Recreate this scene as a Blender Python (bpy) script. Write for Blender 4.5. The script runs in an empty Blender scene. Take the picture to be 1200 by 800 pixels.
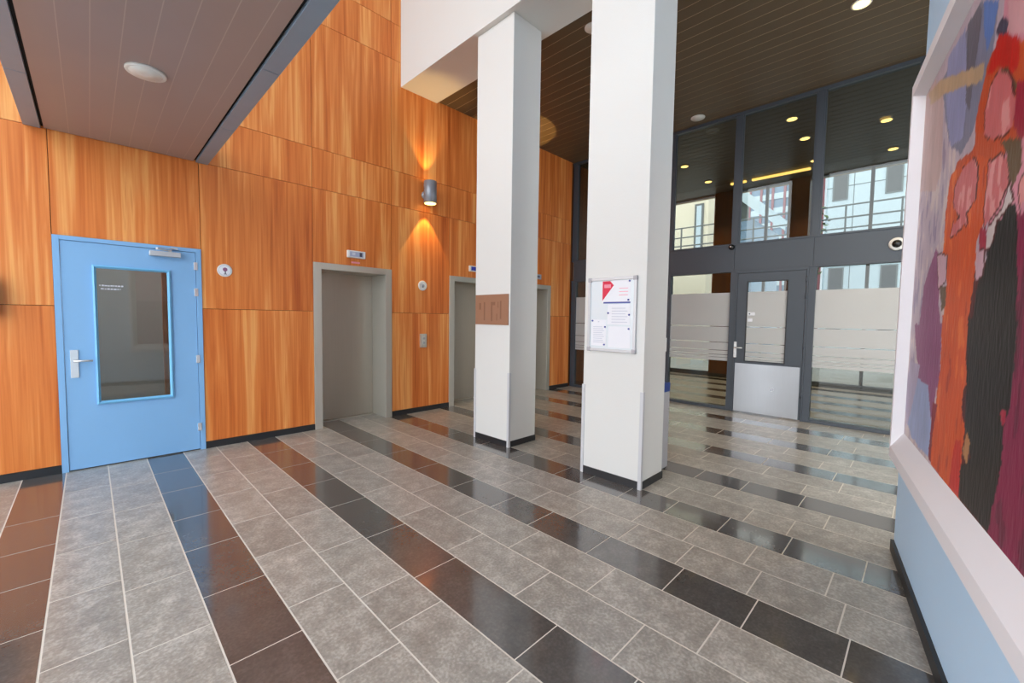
import bpy, bmesh, math, random
import numpy as np
from mathutils import Vector, Matrix, noise

# ------------------------------------------------------------------ camera, world, exposure
scene = bpy.context.scene
COL = scene.collection
rnd = random.Random(7)

cam_data = bpy.data.cameras.new('camera')
cam = bpy.data.objects.new('camera', cam_data)
COL.objects.link(cam)
cam_data.sensor_fit = 'HORIZONTAL'
cam_data.sensor_width = 36.0
cam_data.lens = 491.02 / 1200.0 * 36.0
cam_data.clip_start = 0.02
cam_data.clip_end = 300
RIGHT = Vector((0.70459352, -0.70947269, 0.01401696))
UP = Vector((0.02941075, 0.04893313, 0.99836895))
FWD = Vector((0.7090014, 0.70303204, -0.05534409))
cam.matrix_world = Matrix((
    (RIGHT.x, UP.x, -FWD.x, 0.0),
    (RIGHT.y, UP.y, -FWD.y, 0.0),
    (RIGHT.z, UP.z, -FWD.z, 1.5),
    (0, 0, 0, 1)))
scene.camera = cam

world = bpy.data.worlds.new('overcast_sky')
scene.world = world
world.use_nodes = True
bg = world.node_tree.nodes['Background']
bg.inputs[0].default_value = (0.90, 0.95, 1.0, 1)
bg.inputs[1].default_value = 1.0

scene.view_settings.view_transform = 'Standard'
scene.view_settings.look = 'None'
scene.view_settings.gamma = 1.0
scene.view_settings.use_curve_mapping = False
scene.view_settings.exposure = 2.1

# ------------------------------------------------------------------ constants (metres)
WY = 5.66          # face of the wood wall
XG = 7.60          # glazed partition
ZC = 4.90          # slatted ceiling
XF = 12.0          # outer glazing of the hall beyond the partition
ZR = 8.6           # roof of the atrium
XL = -2.9          # open facade side (daylight)
TH = math.radians(9.2257)
P0 = Vector((3.712, 0.092, 0))
TV = Vector((math.cos(TH), math.sin(TH), 0))
NV = Vector((-math.sin(TH), math.cos(TH), 0))


def rw(s, d, z):
    """point on the angled right-hand wall: along, out of the wall, up"""
    p = P0 + TV * s + NV * d
    return (p.x, p.y, z)


def srgb(r, g, b):
    def c(v):
        v /= 255.0
        return v / 12.92 if v <= 0.04045 else ((v + 0.055) / 1.055) ** 2.4
    return (c(r), c(g), c(b), 1.0)


# ------------------------------------------------------------------ materials
def new_mat(name):
    m = bpy.data.materials.new(name)
    m.use_nodes = True
    nt = m.node_tree
    return m, nt, nt.nodes['Principled BSDF']


def plain(name, col, rough=0.5, metal=0.0, spec=0.5, var=0.0, scale=8.0, bump=0.0, bscale=60.0):
    m, nt, b = new_mat(name)
    b.inputs['Base Color'].default_value = col
    b.inputs['Roughness'].default_value = rough
    b.inputs['Metallic'].default_value = metal
    b.inputs['Specular IOR Level'].default_value = spec
    N = nt.nodes
    if var or bump:
        tc = N.new('ShaderNodeTexCoord')
    if var:
        nz = N.new('ShaderNodeTexNoise')
        nz.inputs['Scale'].default_value = scale
        nz.inputs['Detail'].default_value = 5
        nt.links.new(tc.outputs['Object'], nz.inputs['Vector'])
        mx = N.new('ShaderNodeMix'); mx.data_type = 'RGBA'
        mx.inputs[6].default_value = tuple(c * (1 - var) for c in col[:3]) + (1,)
        mx.inputs[7].default_value = tuple(min(1, c * (1 + var)) for c in col[:3]) + (1,)
        nt.links.new(nz.outputs['Fac'], mx.inputs[0])
        nt.links.new(mx.outputs[2], b.inputs['Base Color'])
    if bump:
        n2 = N.new('ShaderNodeTexNoise')
        n2.inputs['Scale'].default_value = bscale
        n2.inputs['Detail'].default_value = 3
        nt.links.new(tc.outputs['Object'], n2.inputs['Vector'])
        bp = N.new('ShaderNodeBump')
        bp.inputs['Strength'].default_value = bump
        bp.inputs['Distance'].default_value = 0.01
        nt.links.new(n2.outputs['Fac'], bp.inputs['Height'])
        nt.links.new(bp.outputs['Normal'], b.inputs['Normal'])
    return m


def wood(name, stops, sx=4.6, sz=0.20, rough=0.40, spec=0.35):
    """laminate with upright grain; every panel gets its own piece of the figure"""
    m, nt, b = new_mat(name)
    N, Lk = nt.nodes, nt.links
    tc = N.new('ShaderNodeTexCoord')
    oi = N.new('ShaderNodeObjectInfo')
    mul = N.new('ShaderNodeMath'); mul.operation = 'MULTIPLY'; mul.inputs[1].default_value = 37.0
    Lk.new(oi.outputs['Random'], mul.inputs[0])
    cmb = N.new('ShaderNodeCombineXYZ')
    Lk.new(mul.outputs[0], cmb.inputs[0]); Lk.new(mul.outputs[0], cmb.inputs[2])
    add = N.new('ShaderNodeVectorMath'); add.operation = 'ADD'
    Lk.new(tc.outputs['Object'], add.inputs[0]); Lk.new(cmb.outputs[0], add.inputs[1])

    def nz(scale, mx, mz, detail, dist):
        mp = N.new('ShaderNodeMapping')
        mp.inputs['Scale'].default_value = (mx, mx, mz)
        Lk.new(add.outputs[0], mp.inputs['Vector'])
        t = N.new('ShaderNodeTexNoise')
        t.inputs['Scale'].default_value = scale
        t.inputs['Detail'].default_value = detail
        t.inputs['Distortion'].default_value = dist
        Lk.new(mp.outputs[0], t.inputs['Vector'])
        return t
    a = nz(1.0, sx, sz, 3, 0.5)          # broad boards of tone
    c = nz(1.0, sx * 4.0, sz * 3.0, 6, 0.9)   # grain
    d = nz(1.0, sx * 16, sz * 4, 4, 0.3)  # pores
    m1 = N.new('ShaderNodeMath'); m1.operation = 'MULTIPLY_ADD'
    m1.inputs[1].default_value = 0.50
    Lk.new(a.outputs['Fac'], m1.inputs[0])
    m2 = N.new('ShaderNodeMath'); m2.operation = 'MULTIPLY'; m2.inputs[1].default_value = 0.36
    Lk.new(c.outputs['Fac'], m2.inputs[0])
    Lk.new(m2.outputs[0], m1.inputs[2])
    m3 = N.new('ShaderNodeMath'); m3.operation = 'MULTIPLY_ADD'; m3.inputs[1].default_value = 0.14
    Lk.new(d.outputs['Fac'], m3.inputs[0]); Lk.new(m1.outputs[0], m3.inputs[2])
    rp = N.new('ShaderNodeValToRGB')
    els = rp.color_ramp.elements
    els[0].position, els[0].color = stops[0]
    els[1].position, els[1].color = stops[-1]
    for p, cc in stops[1:-1]:
        e = els.new(p); e.color = cc
    Lk.new(m3.outputs[0], rp.inputs[0])
    Lk.new(rp.outputs[0], b.inputs['Base Color'])
    b.inputs['Roughness'].default_value = rough
    b.inputs['Specular IOR Level'].default_value = spec
    return m


def stone(name, c1, c2, c3, rough, rvar, spec, bump, coat=0.0, crough=0.1):
    m, nt, b = new_mat(name)
    N, Lk = nt.nodes, nt.links
    tc = N.new('ShaderNodeTexCoord')
    oi = N.new('ShaderNodeObjectInfo')
    mul = N.new('ShaderNodeMath'); mul.operation = 'MULTIPLY'; mul.inputs[1].default_value = 53.0
    Lk.new(oi.outputs['Random'], mul.inputs[0])
    add = N.new('ShaderNodeVectorMath'); add.operation = 'ADD'
    geo = N.new('ShaderNodeNewGeometry')
    Lk.new(geo.outputs['Position'], add.inputs[0]); Lk.new(mul.outputs[0], add.inputs[1])
    n1 = N.new('ShaderNodeTexNoise'); n1.inputs['Scale'].default_value = 9; n1.inputs['Detail'].default_value = 8
    n1.inputs['Roughness'].default_value = 0.65
    n2 = N.new('ShaderNodeTexNoise'); n2.inputs['Scale'].default_value = 70; n2.inputs['Detail'].default_value = 4
    Lk.new(add.outputs[0], n1.inputs['Vector']); Lk.new(add.outputs[0], n2.inputs['Vector'])
    rp = N.new('ShaderNodeValToRGB')
    rp.color_ramp.elements[0].position = 0.3; rp.color_ramp.elements[0].color = c1
    rp.color_ramp.elements[1].position = 0.72; rp.color_ramp.elements[1].color = c3
    e = rp.color_ramp.elements.new(0.5); e.color = c2
    mxf = N.new('ShaderNodeMath'); mxf.operation = 'MULTIPLY_ADD'; mxf.inputs[1].default_value = 0.45
    m2 = N.new('ShaderNodeMath'); m2.operation = 'MULTIPLY'; m2.inputs[1].default_value = 0.55
    Lk.new(n1.outputs['Fac'], m2.inputs[0])
    Lk.new(n2.outputs['Fac'], mxf.inputs[0]); Lk.new(m2.outputs[0], mxf.inputs[2])
    Lk.new(mxf.outputs[0], rp.inputs[0])
    # each tile a little lighter or darker than the next
    hv = N.new('ShaderNodeHueSaturation')
    mr = N.new('ShaderNodeMapRange'); mr.inputs[3].default_value = 0.9; mr.inputs[4].default_value = 1.1
    Lk.new(oi.outputs['Random'], mr.inputs[0]); Lk.new(mr.outputs[0], hv.inputs['Value'])
    Lk.new(rp.outputs[0], hv.inputs['Color'])
    Lk.new(hv.outputs[0], b.inputs['Base Color'])
    mr2 = N.new('ShaderNodeMapRange'); mr2.inputs[3].default_value = rough - rvar; mr2.inputs[4].default_value = rough + rvar
    Lk.new(n1.outputs['Fac'], mr2.inputs[0]); Lk.new(mr2.outputs[0], b.inputs['Roughness'])
    b.inputs['Specular IOR Level'].default_value = spec
    b.inputs['Coat Weight'].default_value = coat
    b.inputs['Coat Roughness'].default_value = crough
    if bump:
        bp = N.new('ShaderNodeBump'); bp.inputs['Strength'].default_value = bump; bp.inputs['Distance'].default_value = 0.004
        Lk.new(n2.outputs['Fac'], bp.inputs['Height']); Lk.new(bp.outputs['Normal'], b.inputs['Normal'])
    return m


def steel(name, col, rough=0.32, vertical=True, metal=1.0):
    m, nt, b = new_mat(name)
    N, Lk = nt.nodes, nt.links
    b.inputs['Metallic'].default_value = metal
    tc = N.new('ShaderNodeTexCoord')
    mp = N.new('ShaderNodeMapping')
    mp.inputs['Scale'].default_value = (220, 220, 2.0) if vertical else (2, 2, 220)
    Lk.new(tc.outputs['Object'], mp.inputs[0])
    nz = N.new('ShaderNodeTexNoise'); nz.inputs['Scale'].default_value = 1.0; nz.inputs['Detail'].default_value = 3
    Lk.new(mp.outputs[0], nz.inputs['Vector'])
    n2 = N.new('ShaderNodeTexNoise'); n2.inputs['Scale'].default_value = 2.2; n2.inputs['Detail'].default_value = 2
    Lk.new(tc.outputs['Object'], n2.inputs['Vector'])
    mr = N.new('ShaderNodeMapRange'); mr.inputs[3].default_value = rough - 0.08; mr.inputs[4].default_value = rough + 0.10
    Lk.new(n2.outputs['Fac'], mr.inputs[0]); Lk.new(mr.outputs[0], b.inputs['Roughness'])
    mx = N.new('ShaderNodeMix'); mx.data_type = 'RGBA'
    mx.inputs[6].default_value = tuple(c * 0.88 for c in col[:3]) + (1,)
    mx.inputs[7].default_value = col
    Lk.new(nz.outputs['Fac'], mx.inputs[0]); Lk.new(mx.outputs[2], b.inputs['Base Color'])
    return m


def glass(name, tint, ior=1.5, rough=0.0):
    m = bpy.data.materials.new(name); m.use_nodes = True
    nt = m.node_tree; N, Lk = nt.nodes, nt.links
    N.remove(N['Principled BSDF'])
    out = N['Material Output']
    fr = N.new('ShaderNodeFresnel'); fr.inputs['IOR'].default_value = ior
    tr = N.new('ShaderNodeBsdfTransparent'); tr.inputs[0].default_value = tint
    gl = N.new('ShaderNodeBsdfGlossy'); gl.inputs['Roughness'].default_value = rough
    mx = N.new('ShaderNodeMixShader')
    Lk.new(fr.outputs[0], mx.inputs[0]); Lk.new(tr.outputs[0], mx.inputs[1]); Lk.new(gl.outputs[0], mx.inputs[2])
    Lk.new(mx.outputs[0], out.inputs[0])
    return m


def emitter(name, col, strength):
    m = bpy.data.materials.new(name); m.use_nodes = True
    nt = m.node_tree; N = nt.nodes
    N.remove(N['Principled BSDF'])
    e = N.new('ShaderNodeEmission'); e.inputs[0].default_value = col; e.inputs[1].default_value = strength
    nt.links.new(e.outputs[0], N['Material Output'].inputs[0])
    return m


def frosted(name):
    m = bpy.data.materials.new(name); m.use_nodes = True
    nt = m.node_tree; N, Lk = nt.nodes, nt.links
    b = N['Principled BSDF']
    b.inputs['Base Color'].default_value = srgb(214, 213, 211)
    b.inputs['Roughness'].default_value = 0.35
    tl = N.new('ShaderNodeBsdfTranslucent'); tl.inputs[0].default_value = srgb(225, 224, 218)
    mx = N.new('ShaderNodeMixShader'); mx.inputs[0].default_value = 0.35
    Lk.new(b.outputs[0], mx.inputs[1]); Lk.new(tl.outputs[0], mx.inputs[2])
    Lk.new(mx.outputs[0], N['Material Output'].inputs[0])
    return m


M = {}
M['wood'] = wood('orange_wood_laminate', [
    (0.34, srgb(188, 90, 36)), (0.43, srgb(214, 114, 50)), (0.52, srgb(232, 136, 66)),
    (0.60, srgb(248, 172, 98)), (0.68, srgb(220, 122, 58))])
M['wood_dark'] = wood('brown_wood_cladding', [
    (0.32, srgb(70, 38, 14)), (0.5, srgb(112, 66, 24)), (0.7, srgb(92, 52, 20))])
M['wall_back'] = plain('dark_joint', srgb(120, 66, 32), 0.8)
M['tile'] = stone('grey_stone_tile', srgb(124, 119, 111), srgb(156, 151, 142), srgb(204, 199, 190), 0.33, 0.06, 0.5, 0.10, 0.3, 0.2)
M['tile_dark'] = stone('dark_stone_tile', srgb(74, 72, 70), srgb(86, 83, 80), srgb(104, 101, 97), 0.16, 0.015, 0.9, 0.0, 0.7, 0.08)
M['grout'] = plain('pale_grout', srgb(214, 208, 196), 0.85, var=0.1, scale=20)
M['white'] = plain('white_plaster', srgb(226, 225, 220), 0.75, bump=0.12, bscale=90)
M['white_smooth'] = plain('white_paint', srgb(236, 236, 234), 0.55)
M['blue_wall'] = plain('pale_blue_wall_paint', srgb(194, 227, 255), 0.5, bump=0.08, bscale=120)
M['black_base'] = plain('black_skirting', srgb(38, 38, 40), 0.45)
M['door_blue'] = plain('sky_blue_door_paint', srgb(136, 184, 228), 0.38, var=0.03, scale=2)
M['bead_blue'] = plain('light_blue_bead_paint', srgb(122, 190, 232), 0.33)
M['steel'] = steel('brushed_steel', srgb(212, 206, 193), 0.40, metal=0.6)
M['steel_dark'] = steel('brushed_lift_steel', srgb(188, 178, 163), 0.36, metal=0.7)
M['kick'] = steel('kick_plate_steel', srgb(186, 188, 192), 0.30, metal=0.95)
M['alu'] = plain('satin_aluminium', srgb(206, 207, 209), 0.4, metal=0.35)
M['chrome'] = plain('bright_metal', srgb(222, 222, 222), 0.25, metal=0.5)
M['frame'] = plain('anthracite_frame_paint', srgb(68, 74, 82), 0.42, var=0.04, scale=3)
M['slat'] = plain('brown_ceiling_slat', srgb(98, 82, 62), 0.45, spec=0.4, var=0.06, scale=3)
M['slat_joint'] = plain('tan_joint_strip', srgb(172, 150, 120), 0.6)
M['canopy_slat'] = plain('taupe_canopy_slat', srgb(164, 146, 140), 0.36, spec=0.45, var=0.05, scale=2)
M['canopy_joint'] = plain('pale_canopy_joint', srgb(186, 170, 162), 0.6)
M['canopy_metal'] = plain('blue_grey_sheet_metal', srgb(146, 166, 184), 0.36, metal=0.2, var=0.08, scale=4)
M['gap'] = plain('black_gap', srgb(18, 18, 18), 0.9)
M['glass'] = glass('clear_partition_glass', (0.69, 0.70, 0.66, 1), 1.5)
M['glass_door'] = glass('grey_door_glass', (0.78, 0.79, 0.78, 1), 1.5)
M['frost'] = frosted('frosted_film')
M['warm_lamp'] = emitter('warm_lamp_glow', (1.0, 0.62, 0.17, 1), 1.4)
M['warm_strip'] = emitter('warm_strip_glow', (1.0, 0.62, 0.16, 1), 0.7)
M['lamp_grey'] = plain('grey_lamp_metal', srgb(140, 142, 148), 0.3, metal=0.3)
M['plastic_white'] = plain('white_plastic', srgb(232, 230, 224), 0.4)
M['plastic_grey'] = plain('grey_plastic', srgb(176, 174, 178), 0.45)
M['plastic_dark'] = plain('black_plastic', srgb(26, 24, 24), 0.25)
M['shadow_brown'] = plain('dark_shadow_brown', srgb(72, 38, 20), 0.5)  # brown of the made-up unit, standing in for a shadow on the wall
M['display_blue'] = plain('blue_display', srgb(60, 66, 170), 0.25)
M['display_pale'] = plain('pale_display', srgb(176, 182, 204), 0.25)
M['jamb'] = plain('tan_wood_jamb', srgb(232, 168, 122), 0.5, var=0.08, scale=3)
M['ink'] = plain('dark_ink', srgb(70, 70, 84), 0.6)
M['ink_pale'] = plain('pale_grey_print', srgb(206, 208, 218), 0.7)
M['ink_red'] = plain('red_print', srgb(222, 44, 74), 0.6)
M['ink_pink'] = plain('pink_print', srgb(240, 150, 165), 0.6)
M['ink_blue'] = plain('blue_print', srgb(72, 84, 160), 0.6)
M['ink_purple'] = plain('purple_print', srgb(150, 96, 130), 0.6)
M['paper'] = plain('white_paper', srgb(240, 240, 244), 0.8)
M['board'] = plain('white_board_enamel', srgb(226, 233, 236), 0.2)
M['plaque'] = plain('brown_plaque', srgb(160, 116, 90), 0.4, var=0.05, scale=6)
M['plaque_ink'] = plain('dark_brown_lettering', srgb(140, 98, 74), 0.5)
M['blue_plastic'] = plain('royal_blue_plastic', srgb(28, 60, 140), 0.4)
M['room_grey'] = plain('grey_room_paint', srgb(150, 152, 149), 0.7)
M['room_floor'] = plain('dark_room_floor', srgb(70, 70, 68), 0.6)
M['bldg_white'] = plain('white_facade_panel', srgb(188, 208, 222), 0.6, var=0.04, scale=0.6)
M['bldg_cream'] = plain('cream_render', srgb(222, 216, 198), 0.8, var=0.04, scale=0.6)
M['bldg_blue'] = plain('blue_glass_facade', srgb(110, 140, 170), 0.25, var=0.1, scale=0.5)
M['bldg_red'] = plain('dull_red_panel', srgb(140, 84, 96), 0.6)
M['win_dark'] = plain('dark_window_glass', srgb(52, 62, 68), 0.15)
M['rail'] = plain('grey_rail_metal', srgb(92, 104, 108), 0.4, metal=0.3)
M['leaf'] = plain('green_leaves', srgb(74, 100, 52), 0.6, var=0.4, scale=20)
M['paving'] = plain('grey_paving', srgb(150, 150, 146), 0.85, var=0.08, scale=1)
M['frame_white'] = plain('white_frame_paint', srgb(234, 233, 238), 0.5, var=0.02, scale=5)

# ------------------------------------------------------------------ mesh helpers
class MB:
    def __init__(self):
        self.v, self.f = [], []

    def hexa(self, p):
        """eight corners: bottom ring 0-3, top ring 4-7"""
        i = len(self.v)
        self.v += [tuple(q) for q in p]
        for a, b, c, d in ((3, 2, 1, 0), (4, 5, 6, 7), (0, 1, 5, 4), (1, 2, 6, 5), (2, 3, 7, 6), (3, 0, 4, 7)):
            self.f.append((i + a, i + b, i + c, i + d))
        return self

    def box(self, x0, x1, y0, y1, z0, z1):
        return self.hexa([(x0, y0, z0), (x1, y0, z0), (x1, y1, z0), (x0, y1, z0),
                          (x0, y0, z1), (x1, y0, z1), (x1, y1, z1), (x0, y1, z1)])

    def rbox(self, s0, s1, d0, d1, z0, z1):
        return self.hexa([rw(s0, d0, z0), rw(s1, d0, z0), rw(s1, d1, z0), rw(s0, d1, z0),
                          rw(s0, d0, z1), rw(s1, d0, z1), rw(s1, d1, z1), rw(s0, d1, z1)])

    def prism(self, poly, fn, h0, h1):
        """poly in 2D, fn(u, v, h) -> 3D"""
        n = len(poly); i = len(self.v)
        self.v += [fn(u, v, h0) for u, v in poly] + [fn(u, v, h1) for u, v in poly]
        self.f.append(tuple(i + k for k in reversed(range(n))))
        self.f.append(tuple(i + n + k for k in range(n)))
        for k in range(n):
            l = (k + 1) % n
            self.f.append((i + k, i + l, i + n + l, i + n + k))
        return self

    def lathe(self, prof, c, axis=(0, 0, 1), seg=24):
        """profile of (radius, height) spun round an axis through c"""
        ax = Vector(axis).normalized()
        u = ax.orthogonal().normalized(); w = ax.cross(u)
        i = len(self.v); c = Vector(c); n = len(prof)
        for r, h in prof:
            for k in range(seg):
                a = 2 * math.pi * k / seg
                self.v.append(tuple(c + ax * h + u * (r * math.cos(a)) + w * (r * math.sin(a))))
        for j in range(n - 1):
            for k in range(seg):
                l = (k + 1) % seg
                self.f.append((i + j * seg + k, i + j * seg + l, i + (j + 1) * seg + l, i + (j + 1) * seg + k))
        self.f.append(tuple(i + k for k in reversed(range(seg))))
        self.f.append(tuple(i + (n - 1) * seg + k for k in range(seg)))
        return self

    def tube(self, a, b, r, seg=10):
        a, b = Vector(a), Vector(b)
        return self.lathe([(r, 0), (r, (b - a).length)], a, (b - a), seg)

    def build(self, name, mat, parent=None, bevel=0.0, smooth=False):
        me = bpy.data.meshes.new(name)
        me.from_pydata(self.v, [], self.f)
        bm = bmesh.new(); bm.from_mesh(me)
        bmesh.ops.recalc_face_normals(bm, faces=bm.faces)
        bm.to_mesh(me); bm.free()
        me.materials.append(M[mat] if isinstance(mat, str) else mat)
        if smooth:
            me.polygons.foreach_set('use_smooth', [len(p.vertices) == 4 for p in me.polygons])
        o = bpy.data.objects.new(name, me)
        COL.objects.link(o)
        if parent is not None:
            o.parent = parent
        if bevel:
            bv = o.modifiers.new('bevel', 'BEVEL'); bv.width = bevel; bv.segments = 2; bv.limit_method = 'ANGLE'
        return o


def box(x0, x1, y0, y1, z0, z1):
    return MB().box(x0, x1, y0, y1, z0, z1)


def tag(o, label, cat, group=None, kind=None):
    o['label'] = label
    o['category'] = cat
    if group: o['group'] = group
    if kind: o['kind'] = kind
    return o


def empty(name, label, cat, group=None, kind=None):
    """an Empty that parents the parts (meshes are built in world coordinates)"""
    o = bpy.data.objects.new(name, None)
    o.empty_display_size = 0.1
    COL.objects.link(o)
    return tag(o, label, cat, group, kind)


def centre_origin(root, loc):
    """put an Empty at the base of its thing without moving its parts"""
    loc = Vector(loc)
    root.location = loc
    for ch in root.children:
        ch.matrix_parent_inverse = Matrix.Translation(-loc)
    return root


def copy_tree(o, shift, parent=None):
    c = o.copy(); COL.objects.link(c)
    if parent is None:
        c.location = o.location + Vector(shift)
    else:
        c.parent = parent
    for ch in list(o.children):
        copy_tree(ch, shift, c)
    return c


def sub(n, x):
    n.parent = x
    return n

# ================================================================== FLOOR
LX = {-3: -1.36, -2: -1.06, -1: -0.76, 0: -0.464, 1: -0.193, 2: 0.087, 3: 0.376, 4: 0.675, 5: 0.968, 6: 1.272,
      7: 1.575, 8: 1.887, 9: 2.2, 10: 2.503}
for i in range(11, 28):
    LX[i] = 2.503 + 0.304 * (i - 10)
LAST = 27
LX[LAST] = XG
JY = {0: [4.49, 3.95, 3.44, 2.90], 1: [5.01, 4.35, 3.75, 3.15, 2.55], 2: [4.87, 4.26, 3.65, 3.0, 2.4],
      3: [5.05, 4.46, 3.80, 3.25, 2.65, 2.05], 4: [5.29, 4.69, 4.09, 3.46, 2.88, 2.26, 1.66],
      5: [5.08, 4.48, 3.88, 3.28, 2.67, 2.08, 1.76, 1.16], 6: [5.03, 4.43, 3.83, 3.25, 2.63, 2.03, 1.22, 0.79],
      7: [5.14, 4.54, 3.94, 3.33, 2.74, 2.13, 1.52, 0.92], 8: [4.86, 4.26, 3.66, 3.06, 2.45, 1.88, 1.27, 0.67],
      9: [5.32, 4.72, 4.12, 3.52, 2.92, 2.40, 2.0, 1.49, 0.98, 0.58, 0.19], 10: [4.86, 4.26, 3.66, 3.06, 2.66, 2.26, 1.85, 1.44, 1.04, 0.64, 0.24],
      11: [5.1, 4.5, 3.9, 3.3, 2.7, 2.1, 1.5, 1.12, 0.74, 0.33], 12: [4.9, 4.3, 3.7, 3.1, 2.5, 2.2, 1.8, 1.4, 1.0, 0.6, 0.2],
      13: [5.2, 4.6, 4.0, 3.4, 2.8, 2.2, 1.52, 0.92, 0.64], 14: [5.43, 4.83, 4.23, 3.63, 3.03, 2.43, 1.83, 1.23, 0.47],
      15: [5.12, 4.52, 3.92, 3.32, 2.72, 2.12, 1.52, 1.12, 0.68]}
ELEV = [(2.05, 3.16), (4.215, 5.32), (5.73, 6.83)]
YE = 6.06            # elevator doors set back in the wall


def right_limit(x):
    return -0.9 if x > 3.75 else 0.092 + math.tan(TH) * (x - 3.712) - 0.06


floor = MB().box(XL, XG, -3.2, YE + 0.1, -0.25, -0.001).build('floor', 'grout')
tag(floor, 'floor of grey stone tiles with dark glossy stripes and pale joints', 'floor', kind='structure')
for r in range(-3, LAST):
    x0, x1 = LX[r], LX[r + 1]
    dark = (r % 3 == 0)
    mid = 0.5 * (x0 + x1)
    ytop = WY + 0.01
    for a, b in ELEV:
        if a + 0.02 < mid < b - 0.02:
            ytop = YE + 0.02
    joints = JY.get(r)
    if joints is None:
        y = 5.66 - rnd.uniform(0.1, 0.6); joints = []
        while y > -0.9:
            joints.append(y); y -= 0.60
    while joints[-1] > -0.9:
        joints = joints + [joints[-1] - 0.6]
    ylow = max(right_limit(mid), -0.9)
    if x1 < 1.0:
        ylow = max(ylow, 0.9)
    ys = [ytop] + joints
    for k in range(len(ys) - 1):
        hi, lo = ys[k], ys[k + 1]
        if hi <= ylow + 0.02:
            break
        lo = max(lo, ylow)
        g = 0.0038 if not dark else 0.0032
        gx = 0.0042
        MB().box(x0 + gx, x1 - gx, lo + g, hi - g, -0.004, 0.0).build('dark_tile' if dark else 'grey_tile',
                                                                   'tile_dark' if dark else 'tile', floor)

# floor and ground out of reach of single tiles
def stripes_material():
    m, nt, b = new_mat('striped_stone_floor')
    N, Lk = nt.nodes, nt.links
    g = N.new('ShaderNodeNewGeometry')
    sp = N.new('ShaderNodeSeparateXYZ'); Lk.new(g.outputs['Position'], sp.inputs[0])
    a = N.new('ShaderNodeMath'); a.operation = 'MULTIPLY_ADD'
    a.inputs[1].default_value = 1 / 0.912; a.inputs[2].default_value = -2.2 / 0.912 + 10
    Lk.new(sp.outputs[0], a.inputs[0])
    fr = N.new('ShaderNodeMath'); fr.operation = 'FRACT'; Lk.new(a.outputs[0], fr.inputs[0])
    lt = N.new('ShaderNodeMath'); lt.operation = 'LESS_THAN'; lt.inputs[1].default_value = 0.333
    Lk.new(fr.outputs[0], lt.inputs[0])
    mx = N.new('ShaderNodeMix'); mx.data_type = 'RGBA'
    mx.inputs[6].default_value = srgb(140, 134, 124); mx.inputs[7].default_value = srgb(56, 54, 51)
    Lk.new(lt.outputs[0], mx.inputs[0]); Lk.new(mx.outputs[2], b.inputs['Base Color'])
    mr = N.new('ShaderNodeMapRange'); mr.inputs[3].default_value = 0.38; mr.inputs[4].default_value = 0.2
    Lk.new(lt.outputs[0], mr.inputs[0]); Lk.new(mr.outputs[0], b.inputs['Roughness'])
    return m


M['stripes'] = stripes_material()
fb = MB().box(XG, XF + 0.3, -3.2, 8.0, -0.25, 0.0).build('floor', 'stripes')
tag(fb, 'striped stone floor of the hall behind the glass partition', 'floor', kind='structure')
gr = MB().box(XF + 0.3, 70, -40, 60, -0.4, -0.05).build('ground_paving', 'paving')
tag(gr, 'grey paving outside beyond the far glazing', 'paving', kind='structure')
gl = MB().box(-40, XL, -40, 45, -0.4, -0.05).build('ground_paving', 'paving')
tag(gl, 'grey paving outside the open entrance side', 'paving', kind='structure')

# ================================================================== WOOD WALL
wl = MB()
segs = [(XL, -0.22, 0), (-0.22, 0.875, 2.2), (0.875, 2.05, 0), (2.05, 3.16, 2.19), (3.16, 4.215, 0),
        (4.215, 5.32, 2.19), (5.32, 5.73, 0), (5.73, 6.83, 2.19), (6.83, XG, 0)]
for a, b, z0 in segs:
    wl.box(a, b, WY + 0.022, WY + 0.30, z0, ZR)
wall_left = wl.build('wall_left', 'wall_back')
tag(wall_left, 'tall wall clad in orange wood laminate panels', 'wall', kind='structure')

CX = [XL, -2.42, -1.32, -0.22, 0.875, 2.05, 3.16, 4.215, 5.32, 5.73, 6.83, 7.50]
RZ = [0.075, 1.557, 3.13, 3.635, 5.20, 5.705, 7.27, ZR]
G = 0.0026
OPEN = {(-0.22, 0.875): 2.2, (2.05, 3.16): 2.19, (4.215, 5.32): 2.19, (5.73, 6.83): 2.19}
for i in range(len(CX) - 1):
    x0, x1 = CX[i], CX[i + 1]
    for j in range(len(RZ) - 1):
        z0, z1 = RZ[j], RZ[j + 1]
        top = OPEN.get((x0, x1), 0)
        if top >= z1:
            continue
        z0 = max(z0, top)
        if z0 > ZC - 0.1 and x0 > 4:
            continue                                  # above the slatted ceiling
        MB().box(x0 + G, x1 - G, WY, WY + 0.022, z0 + G, z1 - G).build('wood_panel', 'wood', wall_left)

for a, b in ((XL, -0.22), (0.875, 2.05), (3.16, 4.215), (5.32, 5.73), (6.83, 7.50)):
    o = box(a, b, WY - 0.008, WY + 0.02, 0.0, 0.075).build('baseboard_left', 'black_base')
    tag(o, 'low black skirting along the foot of the wood wall', 'skirting', 'skirting pieces of the wood wall', 'structure')

# wood wall goes on behind the partition
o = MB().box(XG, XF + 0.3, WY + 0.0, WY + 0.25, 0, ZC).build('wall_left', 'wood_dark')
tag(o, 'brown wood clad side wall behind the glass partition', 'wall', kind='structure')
o = MB()
o.box(3.3, 4.1, -3.5, -3.2, 0, ZC + 0.3); o.box(5.8, XF + 0.3, -3.5, -3.2, 0, ZC + 0.3)
o.box(4.1, 5.8, -3.5, -3.2, 0, 0.5); o.box(4.1, 5.8, -3.5, -3.2, 4.0, ZC + 0.3)  # unseen opening, added to let daylight onto the column sides
o = o.build('wall_right', 'white')
tag(o, 'white wall around the corner past the painting, with an added opening that lights the columns', 'wall', kind='structure')

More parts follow.
